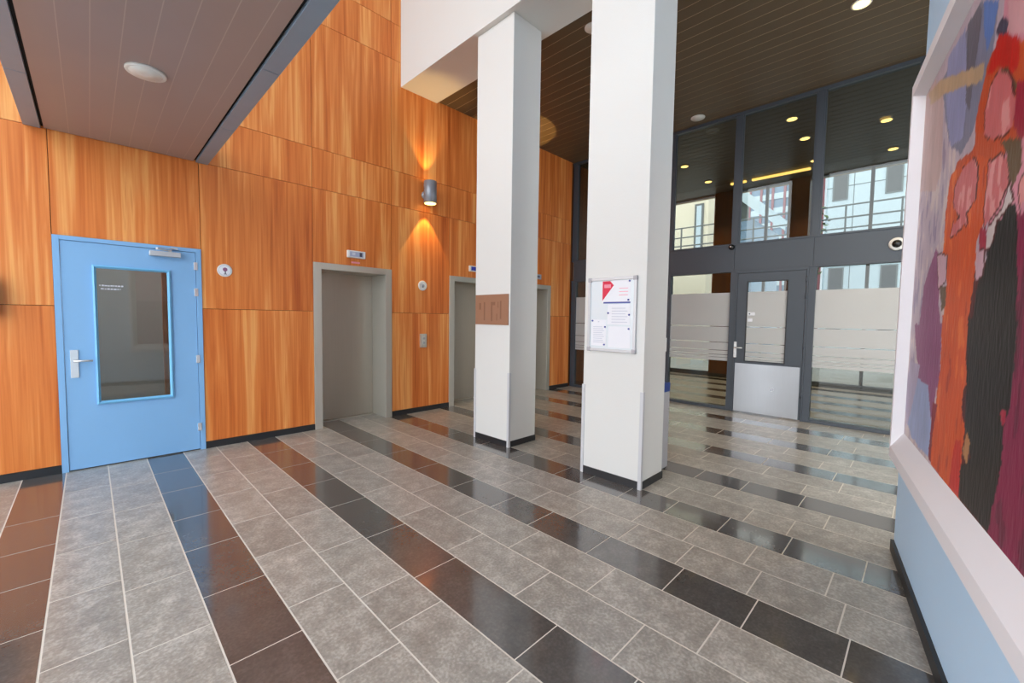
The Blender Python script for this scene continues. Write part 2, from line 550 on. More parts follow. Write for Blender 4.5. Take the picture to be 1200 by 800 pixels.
# ================================================================== BLUE DOOR
d1 = empty('door_1', 'sky blue door with a tall glazed panel in the wood wall', 'door', kind='structure')
fr = MB()
fr.box(-0.22, -0.175, WY - 0.012, WY + 0.12, 0, 2.2)
fr.box(0.828, 0.875, WY - 0.012, WY + 0.12, 0, 2.2)
fr.box(-0.175, 0.828, WY - 0.012, WY + 0.12, 2.16, 2.2)
fr.build('door_frame', 'door_blue', d1, bevel=0.002)
DF = WY - 0.004
lf = MB()
lf.box(-0.171, 0.04, DF, DF + 0.045, 0.012, 2.156)
lf.box(0.60, 0.824, DF, DF + 0.045, 0.012, 2.156)
lf.box(0.04, 0.60, DF, DF + 0.045, 0.012, 0.625)
lf.box(0.04, 0.60, DF, DF + 0.045, 1.94, 2.156)
leaf = lf.build('door_leaf', 'door_blue', d1)
bd = MB()
bw = 0.028
x0, x1, z0, z1 = 0.03, 0.61, 0.615, 1.95
prof = [(0.0, 0.0), (0.0, -0.016), (bw * 0.45, -0.022), (bw, -0.004), (bw, 0.012)]
ring = []
for (cx, cz, sx, sz) in ((x0, z0, 1, 1), (x1, z0, -1, 1), (x1, z1, -1, -1), (x0, z1, 1, -1)):
    ring.append([(cx + sx * u, DF + w, cz + sz * u) for u, w in prof])
bi = len(bd.v)
for rg in ring: bd.v += rg
n = len(prof)
for k in range(4):
    l = (k + 1) % 4
    for q in range(n - 1):
        bd.f.append((bi + k * n + q, bi + l * n + q, bi + l * n + q + 1, bi + k * n + q + 1))
bd.build('glazing_bead', 'bead_blue', leaf)
box(x0 + 0.02, x1 - 0.02, DF + 0.014, DF + 0.022, z0 + 0.02, z1 - 0.02).build('glass_pane', 'glass_door', leaf)
pt = MB()
for zz, a, b in ((1.760, 0.075, 0.245), (1.728, 0.085, 0.225)):
    x = a
    while x < b:
        w = rnd.uniform(0.008, 0.022)
        pt.box(x, min(x + w, b), DF + 0.012, DF + 0.0138, zz - 0.008 * rnd.uniform(0.6, 1), zz + 0.008 * rnd.uniform(0.6, 1))
        x += w + rnd.uniform(0.003, 0.008)
pt.build('glass_lettering', 'ink_pale', leaf)
box(-0.137, -0.083, DF - 0.009, DF, 0.885, 1.147).build('handle_plate', 'chrome', leaf, bevel=0.002)
hd = MB()
hd.tube((-0.11, DF, 1.045), (-0.11, DF - 0.055, 1.045), 0.010, 12)
hd.tube((-0.115, DF - 0.055, 1.045), (0.012, DF - 0.05, 1.043), 0.0095, 12)
hd.build('lever_handle', 'chrome', leaf, smooth=True)
for z in (1.97, 1.69, 0.965, 0.215):
    h = MB().box(0.808, 0.842, DF - 0.016, DF, z, z + 0.085)
    h.build('hinge', 'chrome', d1, bevel=0.003)
cl = box(0.445, 0.695, DF - 0.055, DF, 2.085, 2.135).build('door_closer', 'alu', d1, bevel=0.004)
ar = MB()
ar.hexa([(0.60, DF - 0.035, 2.140), (0.62, DF - 0.050, 2.140), (0.50, DF - 0.13, 2.140), (0.49, DF - 0.115, 2.140),
         (0.60, DF - 0.035, 2.150), (0.62, DF - 0.050, 2.150), (0.50, DF - 0.13, 2.150), (0.49, DF - 0.115, 2.150)])
ar.hexa([(0.49, DF - 0.115, 2.151), (0.505, DF - 0.13, 2.151), (0.655, DF - 0.02, 2.172), (0.64, DF - 0.01, 2.172),
         (0.49, DF - 0.115, 2.160), (0.505, DF - 0.13, 2.160), (0.655, DF - 0.02, 2.182), (0.64, DF - 0.01, 2.182)])
ar.tube((0.61, DF - 0.042, 2.13), (0.61, DF - 0.042, 2.156), 0.014, 12)
ar.box(0.62, 0.675, DF - 0.03, DF - 0.004, 2.166, 2.186)
ar.build('closer_arm', 'alu', cl)
o = MB()
o.box(-0.6, -0.5, WY + 0.30, 8.4, 0, 2.6); o.box(1.3, 1.4, WY + 0.30, 8.4, 0, 2.6)
o.box(-0.6, 1.4, 8.4, 8.5, 0, 2.6); o.box(-0.6, 1.4, WY + 0.3, 8.5, 2.6, 2.7)
tag(o.build('wall_back_room', 'room_grey'), 'grey walls of the small room behind the blue door', 'wall', kind='structure')
o = box(-0.5, 1.3, WY + 0.012, 8.4, -0.1, 0.0)
tag(o.build('floor', 'room_floor'), 'dark floor of the small room behind the blue door', 'floor', kind='structure')
box(0.540, 0.597, DF + 0.026, DF + 0.044, 0.628, 1.937).build('inner_wood_strip', 'jamb', leaf)
ld = bpy.data.lights.new('back_room_fill', 'POINT'); ld.energy = 26; ld.shadow_soft_size = 0.15; ld.color = (1, 0.97, 0.92)  # added fill light, brightens the view through the door glass
lo = bpy.data.objects.new('back_room_fill', ld); COL.objects.link(lo); lo.location = (0.4, 6.12, 2.45)
o = MB().lathe([(0.12, 0), (0.12, 0.03), (0.09, 0.05)], (0.4, 6.12, 2.6), (0, 0, -1))
tag(o.build('added_ceiling_lamp', 'plastic_white', smooth=True), 'added round lamp, out of view, that brightens the room behind the blue door', 'lamp')  # body for the added fill light, out of view

# ================================================================== ELEVATOR DOORWAYS
ELAB = ['steel elevator doorway beside the blue door, in full view',
        'steel elevator doorway half hidden by the column with the brown plaque',
        'steel elevator doorway closest to the dark glazed partition']
for n_, (a, b) in enumerate(ELEV):
    e = empty('door_%d' % (n_ + 2), ELAB[n_], 'elevator', kind='structure')
    zt = 2.19
    F = WY - 0.014
    fm = MB()
    fm.box(a, a + 0.10, F, YE, 0, zt)
    fm.box(b - 0.10, b, F, YE, 0, zt)
    fm.box(a + 0.10, b - 0.10, F, YE, zt - 0.085, zt)
    fm.build('door_frame', 'steel', e, bevel=0.003)
    mid = 0.5 * (a + b)
    # two telescoping leaves, the right one set a little further back
    box(a + 0.06, mid + 0.03, YE - 0.004, YE + 0.03, 0.008, zt - 0.05).build('door_leaf', 'steel_dark', e)
    box(mid + 0.028, b - 0.06, YE + 0.002, YE + 0.04, 0.008, zt - 0.05).build('door_leaf', 'steel_dark', e)
    box(a + 0.10, b - 0.10, YE - 0.07, YE - 0.004, -0.002, 0.006).build('door_sill', 'steel', e)
    box(a + 0.02, b - 0.02, YE + 0.04, YE + 0.06, 0, zt).build('shaft_back', 'gap', e)

# ================================================================== COLUMNS + BEAM
M['guard'] = plain('pale_grey_guard', srgb(206, 206, 208), 0.45)


def column(y0, y1, x1, label):
    c = empty('column', label, 'column')
    box(3.382, x1, y0, y1, 0.0, 4.86).build('shaft', 'white', c, bevel=0.004)
    bb = MB()
    t = 0.006
    bb.box(3.382 - t, 3.382, y0 - t, y1 + t, 0, 0.07)
    bb.box(3.382, x1, y0 - t, y0, 0, 0.07)
    bb.box(3.382, x1, y1, y1 + t, 0, 0.07)
    bb.box(x1, x1 + t, y0 - t, y1 + t, 0, 0.07)
    bb.build('skirting', 'black_base', c)
    for yy, sg in ((y0, -1), (y1, 1)):
        g = MB()
        yo = yy + sg * 0.0075
        g.box(3.382 - 0.0075, 3.382 + 0.022, min(yy, yo), max(yy, yo), 0.0, 0.87)
        g.box(3.382 - 0.0075, 3.382 - 0.0005, min(yy, yy - sg * 0.024), max(yy, yy - sg * 0.024), 0.0, 0.87)
        g.build('corner_guard', 'guard', c)
    return centre_origin(c, (0.5 * (3.382 + x1), 0.5 * (y0 + y1), 0))


column(3.39, 4.00, 3.84, 'white square column carrying the brown plaque')
column(1.735, 2.365, 3.80, 'white square column carrying the notice board')
bm_ = MB().box(3.32, 3.955, -3.2, WY, 4.86, ZR).build('wall_upper', 'white')
tag(bm_, 'white upper wall and deep beam resting on the two columns', 'wall', kind='structure')

# ================================================================== SLATTED CEILING
ceil = MB().box(3.955, XF + 0.3, -3.2, WY + 0.02, ZC - 0.009, ZC + 0.30).build('ceiling', 'slat_joint')
tag(ceil, 'dark brown slatted ceiling over the elevator lobby', 'ceiling', kind='structure')
x = 3.965
while x < XF:
    if not (XG - 0.18 < x < XG - 0.02):
        MB().box(x, x + 0.163, -3.2, WY - 0.002, ZC - 0.012, ZC - 0.009).build('ceiling_slat', 'slat', ceil)
    else:
        MB().box(x, XG - 0.06, -3.2, WY - 0.002, ZC - 0.012, ZC - 0.009).build('ceiling_slat', 'slat', ceil)
    x += 0.175
roof = MB().box(XL - 0.3, 3.32, -2.2, WY + 0.3, ZR, ZR + 0.3).build('ceiling', 'white_smooth')
tag(roof, 'high white ceiling of the entrance atrium', 'ceiling', kind='structure')

# ================================================================== CANOPY ON THE LEFT
cn = empty('entrance_canopy', 'flat taupe slatted canopy with grey metal edges above the blue door', 'canopy')
ZK = 3.13
Y0K = -0.42
for a, b in ((-0.358, -0.255), (0.850, 0.957)):
    ycuts = [WY - 0.004, 4.45, 3.2, 1.9, 0.6, Y0K]
    for k in range(len(ycuts) - 1):
        box(a, b, ycuts[k + 1] + 0.003, ycuts[k] - 0.003, ZK - 0.012, ZK + 0.20).build('edge_profile', 'canopy_metal', cn, bevel=0.003)
cuts = [-0.238, -0.083, 0.050, 0.184, 0.322, 0.462, 0.605, 0.745, 0.832]
for k in range(len(cuts) - 1):
    box(cuts[k] + 0.0025, cuts[k + 1] - 0.0025, Y0K, WY - 0.012, ZK - 0.004, ZK + 0.012).build('canopy_slat', 'canopy_slat', cn)
box(-0.255, 0.85, Y0K, WY - 0.004, ZK + 0.012, ZK + 0.18).build('canopy_deck', 'gap', cn)
for k in range(1, len(cuts) - 1):
    box(cuts[k] - 0.004, cuts[k] + 0.004, Y0K, WY - 0.013, ZK - 0.0035, ZK + 0.012).build('joint_strip', 'canopy_joint', cn)
centre_origin(cn, (0.3, 2.6, ZK))

# ================================================================== RIGHT-HAND WALL (angled)
o = MB().rbox(-8.0, 0.0, -0.35, 0.0, 0, ZR).build('wall_right', 'blue_wall')
tag(o, 'angled pale blue wall carrying the large painting', 'wall', kind='structure')
o = MB().rbox(-8.0, 0.0, 0.0, 0.018, 0, 0.072).build('baseboard_right', 'black_base')
tag(o, 'low black skirting along the pale blue wall', 'skirting', kind='structure')

# ================================================================== GLAZED PARTITION
wf = empty('wall_far', 'dark grey metal framed glass partition at the end of the lobby', 'partition', kind='structure')
FX0, FX1 = XG - 0.05, XG + 0.05


def fbox(y0, y1, z0, z1, name, dx0=0.0, dx1=0.0, par=wf, mat='frame', bevel=0.003):
    return box(FX0 + dx0, FX1 + dx1, min(y0, y1), max(y0, y1), z0, z1).build(name, mat, par, bevel=bevel)


YPOST = [5.60, 4.52, 3.44, 2.33, 1.25, 0.17, -0.91, -1.99, -3.15]
for yp in YPOST:
    w = 0.045 if yp != 5.60 else 0.055
    fbox(yp - w, yp + w, 2.77, ZC - 0.05, 'mullion')
    fbox(yp - w, yp + w, 0.0, 2.325, 'mullion')
fbox(-3.2, WY, ZC - 0.06, ZC, 'head_rail', -0.01)
for k in range(len(YPOST) - 1):
    fbox(YPOST[k] - 0.001, YPOST[k + 1] + 0.001, 2.325, 2.77, 'transom_panel', 0.002)
    if k != 3:
        fbox(YPOST[k] - 0.045, YPOST[k + 1] + 0.045, 0.0, 0.05, 'bottom_rail', 0.004)
fbox(-3.2, WY, 2.755, 2.785, 'transom_rail', -0.008)
fbox(-3.2, WY, 2.315, 2.340, 'transom_rail', -0.008)

FILM = [(1.98, 1.417), (1.406, 1.147), (1.137, 1.010), (1.001, 0.936), (0.929, 0.888), (0.882, 0.830)]
wn = 1
WL = {(1, 'u'): 'upper glass pane above the half hidden lower pane beside the wood wall'}
WNAMES_U = ['tall upper pane beside the wood wall', 'tall upper pane behind the notice board column',
            'tall upper pane above the frosted pane left of the dark door', 'tall upper pane above the dark door',
            'tall upper pane above the frosted pane beside the painting', 'tall upper pane past the corner of the blue wall',
            'tall upper pane two bays past the blue wall corner', 'tall upper pane at the end of the partition']
WNAMES_L = ['lower pane with frosted film beside the wood wall', 'lower pane with frosted film behind the notice board column',
            'lower pane with frosted film left of the dark door handle', None,
            'lower pane with frosted film on the hinge side of the dark door', 'lower frosted pane past the corner of the blue wall',
            'lower frosted pane two bays past the blue wall corner', 'lower frosted pane at the end of the partition']


def film(y0, y1, par, x=XG - 0.008, lo=0.0, hi=9.0):
    for zt, zb in FILM:
        if zb < lo: zb = lo
        box(x - 0.0012, x, y1, y0, zb, min(zt, hi)).build('frosted_strip', 'frost', par)


for k in range(len(YPOST) - 1):
    ya, yb = YPOST[k] - 0.045, YPOST[k + 1] + 0.045
    w = empty('window_%d' % wn, WNAMES_U[k], 'window', kind='structure'); wn += 1
    box(XG - 0.006, XG + 0.006, yb, ya, 2.77, ZC - 0.05).build('glass_pane', 'glass', w)
    bd = MB()
    for (a0, a1, c0, c1) in ((ya - 0.02, ya, 2.785, ZC - 0.06), (yb, yb + 0.02, 2.785, ZC - 0.06)):
        bd.box(FX0 + 0.01, XG - 0.006, a0, a1, c0, c1)
    bd.build('glazing_bead', 'frame', w)
    if WNAMES_L[k]:
        w = empty('window_%d' % wn, WNAMES_L[k], 'window', kind='structure'); wn += 1
        box(XG - 0.006, XG + 0.006, yb, ya, 0.05, 2.325).build('glass_pane', 'glass', w)
        film(ya, yb, w)

# dark door of the partition
d5 = empty('door_5', 'dark grey door with narrow frosted glass and steel kick plate', 'door', kind='structure')
fa, fb_ = 2.33 - 0.045, 1.25 + 0.045
fbox(2.285, 2.262, 0.0, 2.325, 'door_frame', -0.012, 0, d5)
fbox(1.295, 1.318, 0.0, 2.325, 'door_frame', -0.012, 0, d5)
fbox(2.262, 1.318, 2.285, 2.325, 'door_frame', -0.012, 0, d5)
lf = MB()
LX0, LX1 = FX0 - 0.006, FX0 + 0.045
ya, yb = 2.257, 1.323
lf.box(LX0, LX1, 2.11, ya, 0.015, 2.28)
lf.box(LX0, LX1, yb, 1.555, 0.015, 2.28)
lf.box(LX0, LX1, 1.555, 2.11, 0.015, 0.86)
lf.box(LX0, LX1, 1.555, 2.11, 2.14, 2.28)
dl = lf.build('door_leaf', 'frame', d5)
box(LX0 + 0.02, LX0 + 0.028, 1.555, 2.11, 0.86, 2.14).build('glass_pane', 'glass', dl)
film(2.11, 1.555, dl, x=LX0 + 0.0185, lo=0.862)
bd = MB()
for q in ((1.545, 1.558, 0.85, 2.15), (2.107, 2.12, 0.85, 2.15), (1.558, 2.107, 0.85, 0.863), (1.558, 2.107, 2.137, 2.15)):
    bd.box(LX0 - 0.005, LX0 + 0.02, *q)
bd.build('glazing_bead', 'black_base', dl)
box(LX0 - 0.004, LX0, 1.345, 2.25, 0.02, 0.815).build('kick_plate', 'kick', dl)
box(LX0 - 0.010, LX0, 2.235, 2.285 - 0.006, 0.905, 1.165).build('handle_plate', 'chrome', dl, bevel=0.002)
hd = MB()
hd.tube((LX0, 2.254, 1.07), (LX0 - 0.055, 2.254, 1.07), 0.010, 12)
hd.tube((LX0 - 0.055, 2.26, 1.07), (LX0 - 0.05, 2.14, 1.068), 0.0095, 12)
hd.build('lever_handle', 'chrome', dl, smooth=True)
for z in (0.35, 1.10, 1.85, 2.10):
    MB().tube((LX0 - 0.008, 1.317, z), (LX0 - 0.008, 1.317, z + 0.09), 0.010, 10).build('hinge', 'frame', d5, smooth=True)
for k, (z, w) in enumerate(((1.60, 0.10), (1.50, 0.07))):
    s = box(LX0 + 0.014, LX0 + 0.0168, 2.095 - w, 2.095, z, z + 0.05).build('door_sticker', 'paper')
    tag(s, ['wider white sticker with a small mark on the dark door glass',
            'narrower blank white sticker under the other one on the dark door glass'][k], 'sticker')
    if k == 0:
        box(LX0 + 0.0135, LX0 + 0.014, 2.06, 2.08, z + 0.015, z + 0.035).build('printed_mark', 'ink', s)

# ================================================================== HALL AND STREET BEYOND THE PARTITION
for yc, hw, lab in ((2.31, 0.21, 'brown clad pillar of the far glazing behind the dark door'),
                    (3.93, 0.27, 'wide brown clad pillar of the far glazing behind the left pane')):
    p = empty('far_pillar', lab, 'pillar')
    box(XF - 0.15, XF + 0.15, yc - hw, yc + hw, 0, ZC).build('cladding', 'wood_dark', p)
    box(XF - 0.16, XF + 0.16, yc - hw - 0.01, yc + hw + 0.01, 0, 0.1).build('skirting', 'black_base', p)
    centre_origin(p, (XF, yc, 0))
ff = empty('far_glazing_frame', 'slim dark frame of the outer glazing across the far hall', 'frame', kind='structure')
for y in (5.55, 3.0, 1.0, 0.2, -1.0, -2.2):
    box(XF - 0.04, XF + 0.04, y - 0.03, y + 0.03, 0, ZC).build('mullion', 'frame', ff)
box(XF - 0.04, XF + 0.04, -3.2, WY, 0, 0.12).build('bottom_rail', 'frame', ff)
box(XF - 0.04, XF + 0.04, -3.2, WY, ZC - 0.05, ZC).build('head_rail', 'frame', ff)
lb = empty('linear_light', 'long warm strip light along the ceiling of the far hall', 'light')
box(11.2, 11.28, 2.0, 3.15, ZC - 0.05, ZC - 0.012).build('diffuser', 'warm_strip', lb)
box(11.2, 11.28, 3.28, 3.62, ZC - 0.05, ZC - 0.012).build('diffuser', 'warm_strip', lb)
centre_origin(lb, (11.24, 2.8, ZC - 0.05))

# footbridge with railing
fbg = empty('footbridge', 'grey footbridge with railing outside the far glazing', 'footbridge')
box(14.2, 15.6, -12, 14, 3.55, 3.80).build('deck', 'bldg_white', fbg)
for z in (4.02, 4.30, 4.62):
    MB().tube((14.25, -12, z), (14.25, 14, z), 0.022, 8).build('rail', 'rail', fbg, smooth=True)
y = -11.5
while y < 14:
    box(14.23, 14.27, y - 0.02, y + 0.02, 3.80, 4.64).build('post', 'rail', fbg)
    y += 1.1
for y in (-11, -3.5, 9, 13.5):
    box(14.7, 15.1, y - 0.2, y + 0.2, -0.05, 3.55).build('support', 'bldg_white', fbg)
centre_origin(fbg, (14.9, 1, -0.05))

# white office building
wb = empty('office_building', 'white panelled building with dark windows across the street', 'building')
BX = 24.0
box(BX, BX + 8, -16, 3.6, -0.05, 12.0).build('wall', 'bldg_white', wb)
for z in (1.0, 2.6, 4.4, 6.2, 7.6, 9.6):
    box(BX - 0.012, BX, -16, 3.6, z - 0.015, z + 0.015).build('panel_joint', 'rail', wb)
for y in (2.62, 1.95, 0.2, -1.6, -3.4, -5.2):
    box(BX - 0.012, BX, y - 0.012, y + 0.012, -0.05, 12).build('panel_joint', 'rail', wb)
for yc in (3.12, 1.32, -0.48, -2.28, -4.08):
    for z0, z1 in ((7.05, 8.1), (4.55, 5.2), (3.0, 3.95), (0.6, 2.0)):
        f_ = box(BX - 0.03, BX, yc - 0.30, yc + 0.26, z0 - 0.05, z1 + 0.05).build('window_frame', 'rail', wb)
        box(BX - 0.035, BX - 0.03, yc - 0.25, yc + 0.21, z0, z1).build('pane', 'win_dark', f_)
centre_origin(wb, (BX, -6, -0.05))
# gridded blue building further back
bb = empty('gridded_building', 'blue glazed office block with dull red uprights further away', 'building')
GX = 34.0
box(GX, GX + 6, 5.2, 9.7, -0.05, 13.0).build('wall', 'bldg_blue', bb)
for i in range(7):
    box(GX - 0.12, GX, 5.2 + i * 0.72, 5.34 + i * 0.72, -0.05, 13).build('upright', 'bldg_red', bb)
for z in range(0, 13):
    box(GX - 0.08, GX, 5.2, 9.7, z + 0.05, z + 0.45).build('floor_band', 'bldg_white', bb)
centre_origin(bb, (GX, 7, -0.05))
# pale building with a sloping eave
eb = empty('eaved_building', 'pale grey house with a sloping white eave beyond the footbridge', 'building')
MB().box(19.0, 23, 5.2, 6.1, -0.05, 5.6).build('wall', 'bldg_blue', eb)
MB().hexa([(18.7, 4.95, 5.75), (23, 4.95, 5.75), (23, 6.18, 6.9), (18.7, 6.18, 6.9),
           (18.7, 4.95, 6.25), (23, 4.95, 6.25), (23, 6.18, 7.4), (18.7, 6.18, 7.4)]).build('eave', 'bldg_white', eb)
centre_origin(eb, (21, 5.9, -0.05))
# cream building
cb = empty('cream_building', 'cream rendered building behind the pane left of the dark door', 'building')
box(17.0, 22, 6.25, 14, -0.05, 9).build('wall', 'bldg_cream', cb)
for y0, y1, z0, z1 in ((6.50, 6.68, 4.2, 6.0), (9.3, 10.0, 3.9, 6.3), (8.95, 9.35, 0.5, 2.6)):
    f_ = box(16.96, 17.0, y0 - 0.08, y1 + 0.08, z0 - 0.08, z1 + 0.08).build('window_frame', 'rail', cb)
    box(16.95, 16.96, y0, y1, z0, z1).build('pane', 'bldg_white', f_)
centre_origin(cb, (19, 10, -0.05))
# small street tree
tr = empty('street_tree', 'slim green tree standing by the footbridge', 'tree')
MB().lathe([(0.07, 0), (0.05, 3.6), (0.02, 5.0)], (17.0, 2.95, -0.05), (0, 0, 1), 8).build('trunk', 'wood_dark', tr)
lv = MB()
for i in range(420):
    a, h = rnd.uniform(0, 6.28), rnd.uniform(0, 1)
    r = (0.15 + 0.5 * math.sin(math.pi * h)) * rnd.uniform(0.3, 1)
    c = Vector((17.0 + r * math.cos(a), 2.95 + r * math.sin(a), 2.8 + 2.9 * h))
    u = Vector((rnd.uniform(-1, 1), rnd.uniform(-1, 1), rnd.uniform(-1, 1))).normalized() * 0.09
    v = u.orthogonal().normalized() * 0.05
    i0 = len(lv.v)
    lv.v += [tuple(c - u), tuple(c + v), tuple(c + u), tuple(c - v)]
    lv.f.append((i0, i0 + 1, i0 + 2, i0 + 3))
lo_ = lv.build('foliage', 'leaf', tr); lo_['kind'] = 'stuff'
centre_origin(tr, (17.0, 2.95, -0.05))

# ================================================================== LIGHTS
def spot(name, loc, direction, energy, angle, blend, col=(1, 0.74, 0.40), size=0.05):
    l = bpy.data.lights.new(name, 'SPOT')
    l.energy = energy; l.spot_size = math.radians(angle); l.spot_blend = blend
    l.color = col; l.shadow_soft_size = size
    o = bpy.data.objects.new(name, l); COL.objects.link(o)
    o.location = loc
    o.rotation_euler = Vector(direction).to_track_quat('-Z', 'Y').to_euler()
    return o


def downlight(x, y, z, label, lit=True, r=0.09, group=None, energy=34):
    d = empty('downlight', label, 'light', group)
    rg = MB().lathe([(r, 0), (r, 0.010), (r * 0.98, 0.014), (r * 0.80, 0.012)], (x, y, z), (0, 0, -1), 28)
    rg.build('trim_ring', 'plastic_white', d, smooth=True)
    MB().lathe([(r * 0.82, 0.008), (r * 0.80, 0.016), (r * 0.2, 0.019)], (x, y, z), (0, 0, -1), 28).build(
        'lens', 'warm_lamp' if lit else 'plastic_white', d, smooth=True)
    if lit:
        spot('downlight_beam', (x, y, z - 0.03), (0, 0, -1), energy, 110, 0.6)
    return centre_origin(d, (x, y, z))


ZS = ZC - 0.012
downlight(5.87, 0.67, ZS, 'lit warm downlight in the lobby ceiling beside the painting wall')
downlight(5.87, -1.25, ZS, 'added unseen downlight around the corner past the painting, warming the column sides')  # unseen lamp added to warm the column sides
downlight(8.35, 1.78, ZS, 'lit warm downlight just behind the glass above the dark door')
FARG = 'lit downlights in the far hall ceiling'
for x, y, lb_ in ((9.38, 1.78, 'lit downlight second from the glass in the row behind the dark door'),
                  (10.79, 1.85, 'lit downlight beside the warm strip light behind the dark door'),
                  (9.45, 0.66, 'lit far hall downlight next to the painting frame, the one nearer the glass'),
                  (11.07, 0.65, 'lit far hall downlight next to the painting frame, close to the white building'),
                  (9.31, 3.97, 'lit far hall downlight above the cream building, the one nearer the glass'),
                  (10.71, 3.97, 'lit far hall downlight by the wide brown pillar')):
    downlight(x, y, ZS, lb_, group=FARG, energy=40)
downlight(7.26, 2.90, ZS, 'unlit white ceiling disc close to the glass partition', lit=False, r=0.11)
downlight(4.22, 2.94, ZS, 'unlit white ceiling disc next to the beam', lit=False, r=0.09)
downlight(0.318, 3.83, ZK - 0.0045, 'unlit round white downlight in the taupe canopy', lit=False, r=0.11)


def wall_lamp(x, z, label, up=7, upblend=0.6):
    L = empty('wall_lamp', label, 'lamp')
    y = WY - 0.15
    MB().lathe([(0.092, -0.165), (0.098, -0.16), (0.098, 0.16), (0.092, 0.165), (0.085, 0.165), (0.085, 0.13)], (x, y, z), (0, 0, 1), 32).build('housing', 'lamp_grey', L, smooth=True)
    MB().lathe([(0.086, -0.167), (0.086, -0.172), (0.03, -0.178)], (x, y, z), (0, 0, 1), 32).build('lens', 'warm_lamp', L, smooth=True)
    MB().lathe([(0.086, 0.160), (0.086, 0.166), (0.03, 0.168)], (x, y, z), (0, 0, 1), 32).build('lens', 'warm_lamp', L, smooth=True)
    br = MB().lathe([(0.062, 0), (0.062, 0.015), (0.035, 0.03), (0.035, 0.07)], (x, WY, z - 0.02), (0, -1, 0), 24)
    br.build('wall_bracket', 'lamp_grey', L, smooth=True)
    spot('lamp_beam_down', (x, y + 0.02, z - 0.19), (0, 0.03, -1), 9, 64, 0.15, col=(1, 0.64, 0.22), size=0.02)
    spot('lamp_beam_up', (x, y + 0.02, z + 0.18), (0, 0.03, 1), up, 66, upblend, col=(1, 0.64, 0.22), size=0.02)
    return centre_origin(L, (x, WY, z))


wall_lamp(3.735, 3.405, 'grey cylinder wall lamp above the call button plate')
wall_lamp(5.525, 3.405, 'grey cylinder wall lamp hidden behind the plaque column', 26, 0.08)

# ================================================================== SMALL THINGS ON THE WOOD WALL
def indicator(x0, x1, label, style):
    d = empty('floor_indicator', label, 'display', 'floor indicators above the elevators')
    box(x0, x1, WY - 0.035, WY, 2.295, 2.395).build('case', 'plastic_white' if style != 'grey' else 'plastic_grey', d, bevel=0.008)
    w = x1 - x0
    box(x0 + 0.13 * w, x1 - 0.13 * w, WY - 0.037, WY - 0.033, 2.312, 2.378).build('screen', 'display_blue' if style == 'blue' else 'display_pale', d)
    if style == 'pale':
        box(x0 + 0.66 * w, x0 + 0.80 * w, WY - 0.039, WY - 0.036, 2.318, 2.372).build('arrow_mark', 'ink', d)
        box(x0 + 0.25 * w, x0 + 0.42 * w, WY - 0.039, WY - 0.036, 2.330, 2.368).build('digit_mark', 'ink_pale', d)
    elif style == 'grey':
        for k in range(3):
            box(x0 + (0.22 + 0.2 * k) * w, x0 + (0.36 + 0.2 * k) * w, WY - 0.039, WY - 0.036, 2.325, 2.365).build('digit_mark', 'ink', d)
    return centre_origin(d, (0.5 * (x0 + x1), WY, 2.295))


indicator(2.487, 2.745, 'white floor indicator with pale screen above the fully visible elevator', 'pale')
indicator(4.62, 4.88, 'white floor indicator with blue screen above the half hidden elevator', 'blue')
indicator(6.245, 6.50, 'grey floor indicator above the elevator closest to the partition', 'grey')
o = box(2.555, 2.675, WY - 0.003, WY, 2.225, 2.247).build('number_label', 'ink_pink')
tag(o, 'tiny pale label strip under the floor indicator with pale screen', 'label')

s1 = empty('round_sign', 'round white sign with a purple emblem beside the blue door', 'sign')
MB().lathe([(0.072, 0), (0.072, 0.008), (0.066, 0.012)], (1.09, WY, 1.992), (0, -1, 0), 32).build('disc', 'plastic_white', s1, smooth=True)
MB().lathe([(0.060, 0.0125), (0.060, 0.0135)], (1.09, WY, 1.992), (0, -1, 0), 32).build('ring_line', 'ink_pale', s1)
MB().lathe([(0.054, 0.0137), (0.054, 0.0142)], (1.09, WY, 1.992), (0, -1, 0), 32).build('centre_field', 'paper', s1)
em = MB().lathe([(0.022, 0.0144), (0.022, 0.0155)], (1.092, WY, 2.002), (0, -1, 0), 20)
em.build('emblem_bowl', 'ink_purple', s1)
box(1.089, 1.099, WY - 0.0155, WY - 0.0144, 1.952, 1.985).build('emblem_stem', 'ink', s1)
box(1.079, 1.109, WY - 0.0155, WY - 0.0144, 1.948, 1.954).build('emblem_foot', 'ink', s1)
centre_origin(s1, (1.09, WY, 1.99))

s2 = empty('key_switch', 'round metal key switch above the call button plate', 'switch')
MB().lathe([(0.078, 0), (0.078, 0.006), (0.070, 0.012), (0.052, 0.012), (0.048, 0.008)], (3.695, WY, 1.99), (0, -1, 0), 32).build('plate', 'plastic_white', s2, smooth=True)
MB().lathe([(0.030, 0.008), (0.028, 0.018)], (3.695, WY, 1.99), (0, -1, 0), 24).build('cylinder', 'chrome', s2, smooth=True)
box(3.688, 3.702, WY - 0.020, WY - 0.0175, 1.962, 1.998).build('key_slot', 'ink', s2)
centre_origin(s2, (3.695, WY, 1.99))

cp = empty('call_button_plate', 'small steel elevator call button plate on the wood wall', 'button')
box(3.645, 3.750, WY - 0.045, WY, 1.022, 1.236).build('case', 'steel', cp, bevel=0.004)
for z in (1.165, 1.095):
    MB().lathe([(0.019, 0), (0.018, 0.005)], (3.697, WY - 0.045, z), (0, -1, 0), 20).build('button', 'chrome', cp, smooth=True)
centre_origin(cp, (3.697, WY, 1.02))

